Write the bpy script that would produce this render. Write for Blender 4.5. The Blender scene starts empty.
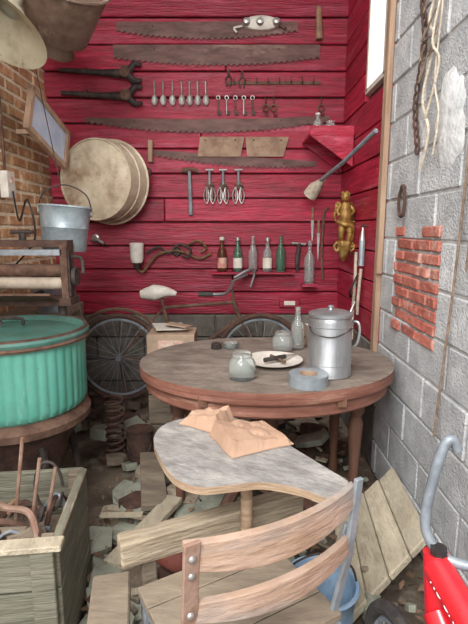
import bpy, bmesh, math, random
from mathutils import Vector, Matrix, Euler, noise
random.seed(7)
R=math.radians
scene=bpy.context.scene

# ---------------------------------------------------------------- materials
def lin(h):
    h=h.lstrip('#'); o=[]
    for i in (0,2,4):
        c=int(h[i:i+2],16)/255
        o.append(c/12.92 if c<=.04045 else ((c+.055)/1.055)**2.4)
    return (o[0],o[1],o[2],1)
MATS={}
def mat(name,c1,c2=None,c3=None,scale=8,stretch=(1,1,1),rough=.7,metal=0,bump=.3,island=0,
        fac=(.35,.65),fac3=(.6,.7),scale3=3,trans=0,ior=1.45,bscale=None,coat=0,rotz=0,grime=.35,gcol='#6b5f55',chip=None):
    if name in MATS: return MATS[name]
    m=bpy.data.materials.new(name); m.use_nodes=True
    nt=m.node_tree; N=nt.nodes; L=nt.links
    b=N['Principled BSDF']
    b.inputs['Roughness'].default_value=rough
    b.inputs['Metallic'].default_value=metal
    b.inputs['Transmission Weight'].default_value=trans
    b.inputs['IOR'].default_value=ior
    if coat: b.inputs['Coat Weight'].default_value=coat
    if c2 is None:
        b.inputs['Base Color'].default_value=lin(c1)
        MATS[name]=m; return m
    tc=N.new('ShaderNodeTexCoord'); mp=N.new('ShaderNodeMapping'); mp.vector_type='POINT'
    mp.inputs['Scale'].default_value=stretch
    if rotz:
        m0=N.new('ShaderNodeMapping'); m0.inputs['Rotation'].default_value=(0,0,R(rotz))
        L.new(tc.outputs['Object'],m0.inputs['Vector']); L.new(m0.outputs['Vector'],mp.inputs['Vector'])
    else: L.new(tc.outputs['Object'],mp.inputs['Vector'])
    n=N.new('ShaderNodeTexNoise'); n.inputs['Scale'].default_value=scale; n.inputs['Detail'].default_value=8; n.inputs['Roughness'].default_value=.65
    L.new(mp.outputs['Vector'],n.inputs['Vector'])
    r=N.new('ShaderNodeValToRGB'); r.color_ramp.elements[0].position=fac[0]; r.color_ramp.elements[1].position=fac[1]
    r.color_ramp.elements[0].color=lin(c1); r.color_ramp.elements[1].color=lin(c2)
    L.new(n.outputs['Fac'],r.inputs['Fac']); col=r.outputs['Color']
    def overlay(col,vec,sc,f0,f1,colr,mx_=1,det=10,ro=.7):
        n3=N.new('ShaderNodeTexNoise'); n3.inputs['Scale'].default_value=sc; n3.inputs['Detail'].default_value=det; n3.inputs['Roughness'].default_value=ro
        L.new(vec,n3.inputs['Vector'])
        mr=N.new('ShaderNodeMapRange'); mr.inputs['From Min'].default_value=f0; mr.inputs['From Max'].default_value=f1; mr.inputs['To Max'].default_value=mx_
        L.new(n3.outputs['Fac'],mr.inputs['Value'])
        mx=N.new('ShaderNodeMixRGB'); mx.inputs['Color2'].default_value=lin(colr)
        L.new(mr.outputs['Result'],mx.inputs['Fac']); L.new(col,mx.inputs['Color1']); return mx.outputs['Color']
    if c3: col=overlay(col,mp.outputs['Vector'],scale3,fac3[0],fac3[1],c3)
    if grime and not trans: 
        col=overlay(col,tc.outputs['Object'],7,.48,.75,gcol,grime,12,.75)
        col=overlay(col,mp.outputs['Vector'],scale*5,.56,.72,gcol,grime*.9,6,.7)
    if chip: col=overlay(col,tc.outputs['Object'],16,.655,.675,chip,.9,6,.75)
    if island:
        g=N.new('ShaderNodeNewGeometry'); mr=N.new('ShaderNodeMapRange')
        mr.inputs['To Min'].default_value=1-island; mr.inputs['To Max'].default_value=1+island
        L.new(g.outputs['Random Per Island'],mr.inputs['Value'])
        hs=N.new('ShaderNodeHueSaturation'); L.new(mr.outputs['Result'],hs.inputs['Value']); L.new(col,hs.inputs['Color']); col=hs.outputs['Color']
    L.new(col,b.inputs['Base Color'])
    if bump:
        bn=N.new('ShaderNodeTexNoise'); bn.inputs['Scale'].default_value=bscale or scale*3; bn.inputs['Detail'].default_value=6
        L.new(mp.outputs['Vector'],bn.inputs['Vector'])
        bp=N.new('ShaderNodeBump'); bp.inputs['Strength'].default_value=bump; bp.inputs['Distance'].default_value=.01
        L.new(bn.outputs['Fac'],bp.inputs['Height']); L.new(bp.outputs['Normal'],b.inputs['Normal'])
    MATS[name]=m; return m

red=mat('red_painted_wood','#7e1028','#ac2040','#c8647c',scale=6,stretch=(.5,1,6),rough=.42,bump=.7,island=.2,fac3=(.54,.84),scale3=2.6,grime=.5,gcol='#5c2028',chip='#5a3a34')
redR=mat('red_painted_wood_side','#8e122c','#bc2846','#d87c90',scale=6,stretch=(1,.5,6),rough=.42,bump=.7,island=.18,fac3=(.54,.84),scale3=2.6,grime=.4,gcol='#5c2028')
block=mat('cinder_block','#a3a6a9','#c6c7c8','#dedfdf',scale=9,rough=.95,bump=.9,island=.09,bscale=90,scale3=2.5,grime=.35,gcol='#8a8178')
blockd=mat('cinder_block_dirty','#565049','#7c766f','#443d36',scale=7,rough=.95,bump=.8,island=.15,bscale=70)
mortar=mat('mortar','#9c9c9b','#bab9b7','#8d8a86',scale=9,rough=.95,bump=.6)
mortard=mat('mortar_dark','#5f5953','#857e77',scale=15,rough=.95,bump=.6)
plaster=mat('plaster','#bfc2c3','#dcdddd',scale=8,rough=.95,bump=.9,grime=.2,gcol='#9a968f')
brickr=mat('brick_red','#9a5044','#b86e5e','#cfa698',scale=14,rough=.95,bump=.8,island=.2,fac3=(.52,.7),scale3=9,grime=.3,gcol='#8d7c72')
brickt=mat('brick_tan','#9a6a4a','#c49a72','#e0cda8',scale=12,rough=.9,bump=.6,island=.22,scale3=6,fac3=(.55,.7),grime=.25)
mortarl=mat('mortar_light','#c8bb9f','#e6dcc4',scale=15,rough=.95,bump=.6,grime=.2)
rust=mat('rust','#4f3930','#7c5e4e','#988072',scale=14,rough=.85,metal=.15,bump=.5)
rustd=mat('rust_dark','#3f2e29','#61463c','#7a6458',scale=16,rough=.85,metal=.15,bump=.5)
sawm=mat('saw_steel','#4e3634','#75564f','#94796f',scale=9,stretch=(.6,1,2),rough=.6,metal=.3,bump=.25)
plate_m=mat('rusty_sheet','#7c5e4c','#a48a72','#bda78e',scale=10,rough=.65,metal=.15,bump=.25)
iron=mat('cast_iron','#302a29','#504744','#715a50',scale=14,rough=.65,metal=.35,bump=.4)
silver=mat('tarnished_silver','#96928f','#c6c3c0','#8a7468',scale=20,rough=.4,metal=.7,bump=.1,grime=.25)
alum=mat('aluminium','#9a9c9f','#c2c4c7','#858380',scale=9,stretch=(1,1,.25),rough=.4,metal=.75,bump=.2,grime=.2,fac3=(.58,.75),scale3=5)
steelb=mat('painted_steel_grey','#7a828a','#a1a8af','#6d5a50',scale=12,rough=.5,metal=.3,bump=.2)
galv=mat('galvanized','#8c9ba3','#b4c2c9','#6e7a80',scale=12,rough=.45,metal=.4,bump=.15)
galvr=mat('galvanized_rust','#b3a289','#d6c9b2','#8c7058',scale=6,rough=.7,metal=.1,bump=.3,scale3=4,fac3=(.5,.68),gcol='#806a54',chip='#8a5a40')
cream=mat('cream_enamel','#9e967f','#c2bba4','#74624c',scale=7,rough=.55,bump=.2,scale3=5,chip='#6a4a38')
brownb=mat('brown_bucket','#584438','#7b6354','#9a8676',scale=7,rough=.7,metal=.1,bump=.4)
green=mat('green_enamel','#4f9c8a','#6bb09e','#9ccabd',scale=6,rough=.38,bump=.1,coat=.2,fac3=(.56,.8),scale3=7,stretch=(1,1,.4),grime=.35,gcol='#5d7464',chip='#4a3830')
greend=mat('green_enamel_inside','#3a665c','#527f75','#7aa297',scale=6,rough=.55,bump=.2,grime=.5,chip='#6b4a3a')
ttop=mat('worn_table_top','#665a51','#887b70','#a3978b',scale=10,stretch=(.8,1.6,1),rough=.75,bump=.7,scale3=4,fac3=(.5,.75),grime=.5,gcol='#4e453e')
tapron=mat('table_apron','#75483a','#98695a','#b8937f',scale=6,stretch=(.6,.6,4),rough=.6,bump=.3,grime=.35,gcol='#4e362c')
tleg=mat('table_leg','#4e342a','#73503f',scale=8,stretch=(1,1,.3),rough=.65,bump=.3)
tabtop=mat('worn_desk_top','#7e7a77','#9d9a97','#b9b4ad',scale=10,stretch=(1,1.7,1),rough=.8,bump=.7,fac3=(.5,.78),scale3=6,rotz=30,grime=.5,gcol='#5f5650')
tabedge=mat('desk_edge','#8f745c','#b59c82','#d0c2aa',scale=10,stretch=(.6,.6,6),rough=.75,bump=.4)
slat=mat('worn_slat','#9c7f68','#b3998a','#8d8782',scale=5,stretch=(.9,2.4,5),rough=.65,bump=.6,scale3=2.4,fac3=(.46,.66),rotz=-30,grime=.45,gcol='#69584c')
wood=mat('weathered_wood','#6f6256','#948673','#aea290',scale=7,stretch=(.5,1.5,3),rough=.9,bump=.7,island=.15)
woodg=mat('grey_green_wood','#5f5d50','#828070','#a09d8e',scale=7,stretch=(.5,1,5),rough=.9,bump=.7,island=.12)
woodl=mat('pale_wood','#a59883','#c6bba4','#857a68',scale=8,stretch=(3,1,3),rough=.9,bump=.9,island=.1,fac3=(.5,.75),scale3=4)
beamw=mat('beam_wood','#8d7d69','#b5a68f','#766a5a',scale=7,stretch=(.6,4,4),rough=.9,bump=.9,fac3=(.52,.75),scale3=4,rotz=-24)
trimw=mat('trim_wood','#937460','#b59a80','#846650',scale=6,stretch=(3,3,.4),rough=.8,bump=.4)
paper=mat('kraft_paper','#a8866f','#bc9b84',scale=6,rough=.9,bump=.25,grime=.12)
card=mat('cardboard','#a08670','#bca58e',scale=5,rough=.85,bump=.15)
white=mat('old_white','#c9c2b7','#e2dcd2','#9c8b78',scale=9,rough=.55,bump=.15,fac3=(.6,.7),grime=.25)
roller=mat('old_roller','#a0907f','#bfb2a2','#77695c',scale=9,rough=.75,bump=.2)
rope=mat('rope','#a89a88','#cfc4b2',scale=40,rough=.95,bump=.5)
ropeb=mat('old_vine','#665548','#917c6a',scale=30,rough=.95,bump=.5)
tape=mat('duct_tape','#7e868b','#949ca1',scale=20,rough=.45,metal=.15,bump=.05,grime=.1)
glass=mat('clear_glass','#f2f8f5',trans=.88,rough=.06,ior=1.3)
glassg=mat('green_glass','#9cc4ad',trans=.85,rough=.06,ior=1.3)
glassb=mat('brown_glass','#8a5a42',trans=.7,rough=.06,ior=1.3)
label=mat('paper_label','#c24a3c','#e2d6c4',scale=12,rough=.7,bump=0)
wornlabel=mat('worn_white_label','#c9beb0','#e6dfd3',scale=12,rough=.7,bump=0)
gold=mat('gilt','#7c5a2c','#b08c4c','#e4cd9c',scale=30,rough=.42,metal=.4,bump=.4,grime=.4,gcol='#4c3a28')
brass=mat('old_brass','#54412f','#806645','#a8946c',scale=30,rough=.55,metal=.4,bump=.3)
rubber=mat('rubber','#2a2727','#46413f',scale=20,rough=.8,bump=.2)
chrome=mat('chrome','#8f9094','#bcbec2',scale=10,rough=.3,metal=.8,bump=.05)
bikered=mat('bike_red','#b8121f','#d5202e',scale=3,rough=.3,bump=0,coat=.5,grime=.1)
lettering=mat('lettering','#f2f2f2')
pane=mat('blue_pane','#a5b8d0','#ccd6e4',scale=5,rough=.45,bump=0,grime=.2)
bluepail=mat('blue_enamel','#7390ad','#9ab3ca','#5b6a7a',scale=8,rough=.5,bump=.1)
dirt=mat('dirt_floor','#4c4036','#766859','#9a917f',scale=5,rough=1,bump=1,bscale=30,scale3=4,fac3=(.52,.7))
stone=mat('rubble_stone','#828376','#a8ab9b','#c8cdc0',scale=6,rough=.95,bump=.8,island=.22,grime=.5,gcol='#5c5044')
leafm=mat('dead_leaves','#5e4638','#8e705a',scale=9,rough=.9,bump=.2,island=.35)
winm=mat('window_glass','#ffffff',trans=1,rough=.05,ior=1.02)
black=mat('black_plastic','#1c1b1c','#2b2a2b',scale=10,rough=.5,bump=.05)
handle=mat('handle_wood','#7b5a42','#a5836a',scale=8,stretch=(3,.6,3),rough=.7,bump=.2)
dullred=mat('dull_red_iron','#6a342c','#8c4c42','#7a6258',scale=9,rough=.8,bump=.4)
rustp=mat('rusty_pale_steel','#80604f','#a6897a','#c0aea2',scale=14,rough=.7,metal=.1,bump=.4)

# ---------------------------------------------------------------- builder
class O:
    def __init__(s,name): s.name=name; s.bm=bmesh.new(); s.mats=[]
    def mi(s,m):
        if m not in s.mats: s.mats.append(m)
        return s.mats.index(m)
    def add(s,vs,fs,m,smooth=False,M=None):
        k=s.mi(m); bv=[s.bm.verts.new((M@Vector(v)) if M else Vector(v)) for v in vs]
        for f in fs:
            try:
                q=s.bm.faces.new([bv[i] for i in f]); q.material_index=k; q.smooth=smooth
            except ValueError: pass
    def box(s,c,d,m,rot=(0,0,0),M=None):
        T=Matrix.Translation(c)@Euler([R(a) for a in rot]).to_matrix().to_4x4()
        if M: T=M@T
        x,y,z=[a/2 for a in d]
        vs=[(i*x,j*y,k*z) for i in(-1,1) for j in(-1,1) for k in(-1,1)]
        s.add(vs,[(0,1,3,2),(4,6,7,5),(0,4,5,1),(2,3,7,6),(0,2,6,4),(1,5,7,3)],m,False,T)
    def lathe(s,prof,c,m,rot=(0,0,0),n=32,sc=(1,1),M=None,smooth=True,wob=None):
        T=Matrix.Translation(c)@Euler([R(a) for a in rot]).to_matrix().to_4x4()
        if M: T=M@T
        vs=[];fs=[];k=len(prof)
        for i in range(n):
            a=2*math.pi*i/n; w=wob(a) if wob else 1
            for r,z in prof: vs.append((max(r,1e-4)*w*sc[0]*math.cos(a),max(r,1e-4)*w*sc[1]*math.sin(a),z))
        for i in range(n):
            j=(i+1)%n
            for q in range(k-1): fs.append((i*k+q,j*k+q,j*k+q+1,i*k+q+1))
        s.add(vs,fs,m,smooth,T)
    def ball(s,c,r,m,sc=(1,1,1),n=16):
        prof=[(math.sin(math.pi*i/10),-math.cos(math.pi*i/10)*r*sc[2]) for i in range(11)]
        s.lathe(prof,c,m,n=n,sc=(r*sc[0],r*sc[1]))
    def tube(s,pts,r,m,n=8,sm=0,closed=False,M=None):
        P=[Vector(p) for p in pts]
        rs=list(r) if isinstance(r,(list,tuple)) else [r]*len(P)
        if sm:
            Q=[];RR=[];L=len(P)
            rng=range(L if closed else L-1)
            for i in rng:
                g=(lambda k:P[k%L]) if closed else (lambda k:P[min(max(k,0),L-1)])
                p0,p1,p2,p3=g(i-1),g(i),g(i+1),g(i+2)
                for t in range(sm):
                    t=t/sm
                    Q.append(.5*((2*p1)+(p2-p0)*t+(2*p0-5*p1+4*p2-p3)*t*t+(3*p1-p0-3*p2+p3)*t**3))
                    RR.append(rs[i]*(1-t)+rs[(i+1)%L]*t)
            if not closed: Q.append(P[-1]);RR.append(rs[-1])
            P,rs=Q,RR
        L=len(P); vs=[];fs=[]; up=None
        for i in range(L):
            a=P[(i-1)%L] if (closed or i>0) else P[i]; b=P[(i+1)%L] if (closed or i<L-1) else P[i]
            t=(b-a).normalized() if (b-a).length>1e-9 else Vector((0,0,1))
            if up is None: up=t.orthogonal().normalized()
            up=(up-t*up.dot(t))
            up=up.normalized() if up.length>1e-6 else t.orthogonal().normalized()
            q=t.cross(up)
            for k in range(n):
                an=2*math.pi*k/n
                vs.append(P[i]+(up*math.cos(an)+q*math.sin(an))*rs[i])
        for i in range(L if closed else L-1):
            j=(i+1)%L
            for k in range(n): fs.append((i*n+k,i*n+(k+1)%n,j*n+(k+1)%n,j*n+k))
        if not closed:
            fs.append(tuple(range(n))[::-1]); fs.append(tuple((L-1)*n+k for k in range(n)))
        s.add(vs,fs,m,True,M)
    def prism(s,out,h,m,M=None,mside=None):
        n=len(out); vs=[(x,y,0) for x,y in out]+[(x,y,h) for x,y in out]
        s.add(vs,[tuple(range(n))[::-1],tuple(range(n,2*n))],m,False,M)
        vs2=list(vs); s.add(vs2,[(i,(i+1)%n,n+(i+1)%n,n+i) for i in range(n)],mside or m,False,M)
    def done(s,bevel=0,seg=1,sharp=38):
        bmesh.ops.recalc_face_normals(s.bm,faces=s.bm.faces)
        for e in s.bm.edges:
            if len(e.link_faces)==2 and e.calc_face_angle(0)>R(sharp): e.smooth=False
        me=bpy.data.meshes.new(s.name); s.bm.to_mesh(me); s.bm.free()
        for m in s.mats: me.materials.append(m)
        o=bpy.data.objects.new(s.name,me); scene.collection.objects.link(o)
        if bevel:
            b=o.modifiers.new('b','BEVEL'); b.width=bevel; b.segments=seg; b.limit_method='ANGLE'; b.angle_limit=R(40)
        return o
WALLM=lambda x,y,z: Matrix.Translation((x,y,z))@Matrix(((1,0,0,0),(0,0,-1,0),(0,1,0,0),(0,0,0,1)))
def ell(cx,cy,rx,ry,n=48,a0=0,a1=360):
    return [(cx+rx*math.cos(R(a0+(a1-a0)*i/n)),cy+ry*math.sin(R(a0+(a1-a0)*i/n))) for i in range(n)]

BX=3.8; RX=.84; LX=-1.43
# ---------------------------------------------------------------- shell
o=O('wall_back')
z=.76; i=0
while z<3.4:
    h=.186
    cut=[LX-.05, random.uniform(-.6,.5), RX+.05] if i%3==1 else [LX-.05,RX+.05]
    for a,b in zip(cut[:-1],cut[1:]):
        o.box(((a+b)/2,BX+.014+random.uniform(-.003,.003),z+h/2),(b-a-.004,.028,h-random.uniform(.008,.014)),red,rot=(random.uniform(-1,1),0,random.uniform(-.1,.1)))
    z+=h; i+=1
o.box((-.3,BX+.06,2.05),(2.4,.05,2.75),rustd)
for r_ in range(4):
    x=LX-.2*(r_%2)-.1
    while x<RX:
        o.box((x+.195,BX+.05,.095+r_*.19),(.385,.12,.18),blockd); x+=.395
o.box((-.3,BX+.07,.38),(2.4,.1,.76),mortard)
o.done(bevel=.006)

o=O('wall_right')
for r_ in range(18):
    y=-.6-.2*(r_%2)
    while y<2.66:
        y2=min(y+.395,2.68)
        zc=.1+r_*.2
        if y2-y>.04:
            if not (zc>.95 and zc<1.45 and y2>1.95 and y<2.45):
                o.box((RX+.1,(y+y2)/2,zc),(.2+random.uniform(-.008,.006),y2-y-.012,.188),block)
            else:
                if y<1.93: o.box((RX+.1,(y+1.93)/2,zc),(.2,1.93-y-.01,.188),block)
                if y2>2.47: o.box((RX+.1,(y2+2.47)/2,zc),(.2,y2-2.47-.01,.188),block)
        y+=.4
o.box((RX+.107,1.04,1.8),(.2,3.28,3.6),mortar)
zz=.935
for r_ in range(9):
    y=1.92-(.1 if r_%2 else 0)
    while y<2.47:
        a=max(y,random.uniform(1.90,1.935)); b=min(y+.2,random.uniform(2.45,2.48))
        if b-a>.04: o.box((RX+.046+random.uniform(-.006,.007),(a+b)/2,zz+.028),(.1,b-a-.013,.046+random.uniform(-.003,.002)),brickr,rot=(random.uniform(-1.5,1.5),0,random.uniform(-1,1)))
        y+=.205
    zz+=.0595
o.lathe([(0,.010),(.8,.010),(1,.0)],(RX,1.93,1.87),plaster,rot=(0,-90,0),n=48,sc=(.165,.15),wob=lambda a:1+.16*math.sin(2*a+1)+.07*math.sin(5*a)+.05*math.sin(11*a+2))
z=.76;i=0
while z<3.4:
    h=.186; zc=z+h/2
    if 2.32<zc<3.1: segs=[(2.72,2.82),(3.2,3.8)]
    else: segs=[(2.72,3.8)]
    for a,b in segs:
        o.box((RX+.014+random.uniform(-.003,.003),(a+b)/2,zc),(.028,b-a-.003,h-.009),redR,rot=(0,random.uniform(-.6,.6),0))
    z+=h;i+=1
o.box((RX+.045,3.52,2.05),(.02,.6,2.75),rustd); o.box((RX+.045,2.77,2.05),(.02,.08,2.75),rustd)
o.box((RX+.045,3.01,1.5),(.02,.4,1.6),rustd)
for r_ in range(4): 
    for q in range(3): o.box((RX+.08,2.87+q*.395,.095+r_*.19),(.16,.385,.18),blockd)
o.done(bevel=.005)
o=O('window_1')
for a,b in ((2.82,2.85),(3.17,3.2)): o.box((RX+.02,(a+b)/2,2.71),(.04,b-a,.8),white)
o.box((RX+.02,3.01,2.31),(.04,.4,.03),white); o.box((RX+.02,3.01,3.11),(.04,.4,.03),white)
o.box((RX+.03,3.01,2.7),(.004,.34,.78),winm)
o.done()
o=O('trim_1'); o.box((RX-.012,2.705,1.9),(.03,.06,2.6),trimw); o.box((RX-.02,2.66,2.2),(.03,.03,2.0),trimw); o.done(bevel=.004)

o=O('wall_left')
for r_ in range(44):
    y=1.2-(.11 if r_%2 else 0)
    while y<3.8:
        o.box((LX-.05+random.uniform(-.003,.003),y+.105,.04+r_*.077),(.1,.198,.058),brickt); y+=.217
o.box((LX-.056,2.4,1.7),(.1,2.9,3.4),mortarl)
o.done(bevel=.005)

o=O('floor')
nx,ny=60,90; vs=[];fs=[]
for j in range(ny+1):
    for i in range(nx+1):
        x=-1.6+2.7*i/nx; y=-.8+4.8*j/ny
        vs.append((x,y,-.03+.035*noise.noise(Vector((x*3,y*3,0)))+.015*noise.noise(Vector((x*11,y*11,0)))))
for j in range(ny):
    for i in range(nx): a=j*(nx+1)+i; fs.append((a,a+1,a+nx+2,a+nx+1))
o.add(vs,fs,dirt,True)
def slabpoly(c,r,h,m,tilt=8):
    n=random.randint(5,7); a0=random.random()*6
    out=[(r*random.uniform(.7,1.1)*math.cos(a0+2*math.pi*k/n),r*random.uniform(.6,1.)*math.sin(a0+2*math.pi*k/n)) for k in range(n)]
    T=Matrix.Translation(c)@Euler((R(random.uniform(-tilt,tilt)),R(random.uniform(-tilt,tilt)),0)).to_matrix().to_4x4()
    o.prism(out,h,m,T)
for k in range(80):
    slabpoly((random.uniform(-.75,.65),random.uniform(1.3,3.5),random.uniform(0,.04)),random.uniform(.03,.13),random.uniform(.02,.06),random.choice([stone,stone,dirt,wood,rustd]),14)
for k in range(44):
    slabpoly((random.uniform(-.58,-.12),random.uniform(1.15,2.6),random.uniform(-.01,.03)),random.uniform(.08,.2),random.uniform(.02,.045),random.choice([stone,stone,stone,woodl]),6)
for k in range(60):
    slabpoly((random.uniform(-1.25,.65),random.uniform(2.75,3.6),random.uniform(0,.12)),random.uniform(.06,.14),random.uniform(.03,.08),random.choice([stone,dirt,wood,rustd]),20)
for k in range(50):   # splintered sticks
    T=Matrix.Translation((random.uniform(-.6,.62),random.uniform(1.2,3.2),random.uniform(.05,.1)))@Euler((random.uniform(-.1,.1),random.uniform(-.15,.15),random.random()*6)).to_matrix().to_4x4()
    o.box((0,0,0),(random.uniform(.1,.35),random.uniform(.01,.04),.012),random.choice([wood,woodl,rustd,rustd]),M=T)
for k in range(160):   # gravel crumbs
    slabpoly((random.uniform(-.65,.75),random.uniform(1.1,3.2),random.uniform(.0,.06)),random.uniform(.008,.028),random.uniform(.01,.025),random.choice([stone,stone,dirt,brickr]),30)
for k in range(650):
    x=random.uniform(-.7,.78); y=random.uniform(1.1,3.4); s_=random.uniform(.012,.035)
    T=Matrix.Translation((x,y,random.uniform(.02,.09)))@Euler((random.uniform(-.6,.6),random.uniform(-.6,.6),random.random()*6)).to_matrix().to_4x4()
    o.add([(-s_,0,0),(0,-s_*.5,.004),(s_,0,0),(0,s_*.5,.006)],[(0,1,2,3)],leafm,False,T)
o.done(bevel=.004)
o=O('ceiling')
for y in (2.2,2.9,3.6): o.box((-.3,y,3.48),(2.5,.09,.12),wood)
o.box((-.3,3.3,3.56),(2.5,1.3,.03),wood)
o.done(bevel=.004)

for (c,d,rot,m) in [((-.44,2.35,.12),(.13,.5,.035),(4,3,12),wood),((-.40,1.95,.1),(.09,.5,.03),(2,-4,-24),woodl)]:
    o=O('loose_board'); o.box(c,d,m,rot); o.done(bevel=.004)
o=O('rocker_runner')
o.tube([(-.36,1.72,.2),(-.24,1.72,.12),(-.1,1.73,.11),(.05,1.76,.18),(.16,1.8,.26)],[.03,.05,.055,.045,.03],dullred,sm=5,n=10); o.done()
o=O('coil_spring')
o.tube([(-.74+.055*math.cos(k*.6),2.75+.055*math.sin(k*.6),.08+.004*k) for k in range(90)],.008,rustd,n=6); o.done()
o=O('paint_can'); o.lathe([(0,0),(.08,0),(.082,.01),(.08,.02),(.08,.17),(.085,.18),(.07,.175),(0,.172)],(-.58,2.72,.06),rustd,n=26); o.tube([(-.66,2.72,.2),(-.64,2.66,.12),(-.58,2.63,.1),(-.52,2.66,.12),(-.5,2.72,.2)],.003,iron,sm=4,n=6); o.done()

# ---------------------------------------------------------------- round table
TX,TY,TZ=.165,2.37,.78
o=O('round_dining_table')
rx,ry=.65,.515
o.prism(ell(0,0,rx,ry,72),.028,ttop,Matrix.Translation((TX,TY,TZ-.028)),tapron)
o.lathe([(.985,-.03),(1.0,-.02),(1.0,0),(.98,.002)],(TX,TY,TZ-.03),tapron,n=72,sc=(rx,ry))
o.lathe([(.93,-.032),(.95,-.032),(.955,-.115),(.94,-.125),(.92,-.115),(.92,-.03)],(TX,TY,TZ),tapron,n=72,sc=(rx,ry))
for k in range(3): o.box((TX-.3+.3*k,TY,TZ-.06),(.04,.9,.05),tleg)
for lx,ly in ((TX+.44,TY-.16),(TX-.44,TY-.16),(TX+.42,TY+.22),(TX-.42,TY+.22)):
    o.lathe([(.0,.0),(.022,.0),(.03,.06),(.022,.1),(.026,.3),(.038,.5),(.026,.54),(.04,.56),(.042,.72),(0,.72)],(lx,ly,0),tleg,n=14)
o.lathe([(0,.12),(.09,.12),(.1,.2),(.06,.26),(.075,.45),(.11,.58),(.07,.64),(.14,.7),(0,.72)],(TX,TY,0),tleg,n=24)
for a in (45,135,225,315):
    c,s_=math.cos(R(a)),math.sin(R(a))
    o.tube([(TX+c*.05,TY+s_*.05,.2),(TX+c*.2,TY+s_*.2,.16),(TX+c*.33,TY+s_*.33,.03)],[.045,.035,.03],tleg,sm=4)
o.done()

o=O('coffee_pot')
c=(.445,2.13,TZ)
o.lathe([(0,0),(.1,0),(.104,.006),(.102,.012),(.102,.04),(.1,.044),(.099,.255),(.095,.272),(.093,.276),(.101,.278),(.101,.29),(.096,.294),(.07,.302),(.03,.307),(.014,.308),(.012,.314),(.016,.322),(.012,.326),(0,.327)],c,alum,n=48)
for z_ in (.06,.235): o.lathe([(.0985,-.003),(.1025,0),(.0985,.003)],(c[0],c[1],TZ+z_),alum,n=48)
o.tube([(c[0]+.092,c[1]-.01,TZ+.25),(c[0]+.12,c[1]-.03,TZ+.252),(c[0]+.128,c[1]-.035,TZ+.21),(c[0]+.118,c[1]-.03,TZ+.15),(c[0]+.096,c[1]-.01,TZ+.13)],.006,alum,sm=5)
o.tube([(c[0]-.1,c[1]-.01,TZ+.235),(c[0]-.085,c[1]-.09,TZ+.21),(c[0],c[1]-.11,TZ+.2),(c[0]+.098,c[1]-.05,TZ+.23)],.003,iron,sm=5,n=6)
o.done()
o=O('duct_tape_roll')
o.lathe([(.04,0),(.086,0),(.086,.05),(.04,.05),(.04,0)],(.325,1.975,TZ),tape,n=48)
o.lathe([(.041,.001),(.037,.001),(.037,.051),(.041,.051)],(.325,1.975,TZ),card,n=48); o.done()
def jar(name,x,y,z,r,h,m=glass,lid=None):
    o=O(name)
    o.lathe([(0,0),(r*.9,0),(r,.012),(r,h*.62),(r*.86,h*.76),(r*.72,h*.82),(r*.72,h*.87),(r*.76,h*.89),(r*.76,h*.92),(r*.72,h*.94),(r*.72,h),(r*.66,h),(r*.66,h*.82),(r*.8,h*.74),(r*.92,h*.6),(r*.92,.02),(0,.012)],(x,y,z),m,n=28)
    if lid: o.lathe([(r*.76,h*.86),(r*.78,h*1.02),(0,h*1.03)],(x,y,z),lid,n=24)
    o.done(sharp=60)
jar('glass_jar',.036,2.06,TZ,.062,.12)
jar('glass_jar',.27,2.55,TZ,.058,.11)
def bottle(name,x,y,z,r,h,m,lab=None,cap=None,rot=(0,0,0)):
    o=O(name)
    o.lathe([(0,0),(r*.9,0),(r,.008),(r,h*.52),(r*.9,h*.62),(r*.42,h*.76),(r*.36,h*.93),(r*.46,h*.935),(r*.46,h),(r*.3,h),(r*.26,h*.75),(r*.8,h*.58),(r*.88,.02),(0,.015)],(x,y,z),m,n=22,rot=rot)
    if lab: o.lathe([(r*1.015,h*.12),(r*1.015,h*.42)],(x,y,z),lab,n=22,rot=rot)
    if cap: o.lathe([(r*.52,h*.93),(r*.52,h*1.02),(0,h*1.03)],(x,y,z),cap,n=14,rot=rot)
    o.done(sharp=60)
bottle('glass_bottle',.36,2.6,TZ,.038,.24,glass)
o=O('dinner_plate')
o.lathe([(0,.006),(.08,.006),(.1,.014),(.145,.022),(.147,.026),(.1,.019),(.08,.011),(0,.011)],(.2,2.3,TZ),white,n=40); o.done()
o=O('butter_knife')
o.tube([(.15,2.24,TZ+.034),(.26,2.31,TZ+.034)],.012,iron,n=8); o.tube([(.26,2.31,TZ+.034),(.33,2.36,TZ+.034)],[.01,.003],silver,n=6)
o.tube([(.19,2.35,TZ+.028),(.25,2.22,TZ+.03)],.008,rust,n=6); o.done()
o=O('cardboard_box')
o.box((.53,2.64,TZ+.06),(.2,.14,.12),card,rot=(0,0,8)); o.box((.53,2.64,TZ+.123),(.21,.15,.006),white,rot=(0,0,8)); o.box((.52,2.567,TZ+.07),(.12,.003,.05),wornlabel,rot=(0,0,8)); o.done(bevel=.004)
o=O('small_tin'); o.lathe([(0,0),(.03,0),(.03,.03),(.026,.034),(0,.036)],(-.1,2.6,TZ),iron,n=20); o.done()
o=O('glass_ashtray'); o.lathe([(0,.004),(.03,.004),(.045,.03),(.05,.03),(.045,0),(0,0)],(-.02,2.62,TZ),glass,n=20); o.done()

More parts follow.
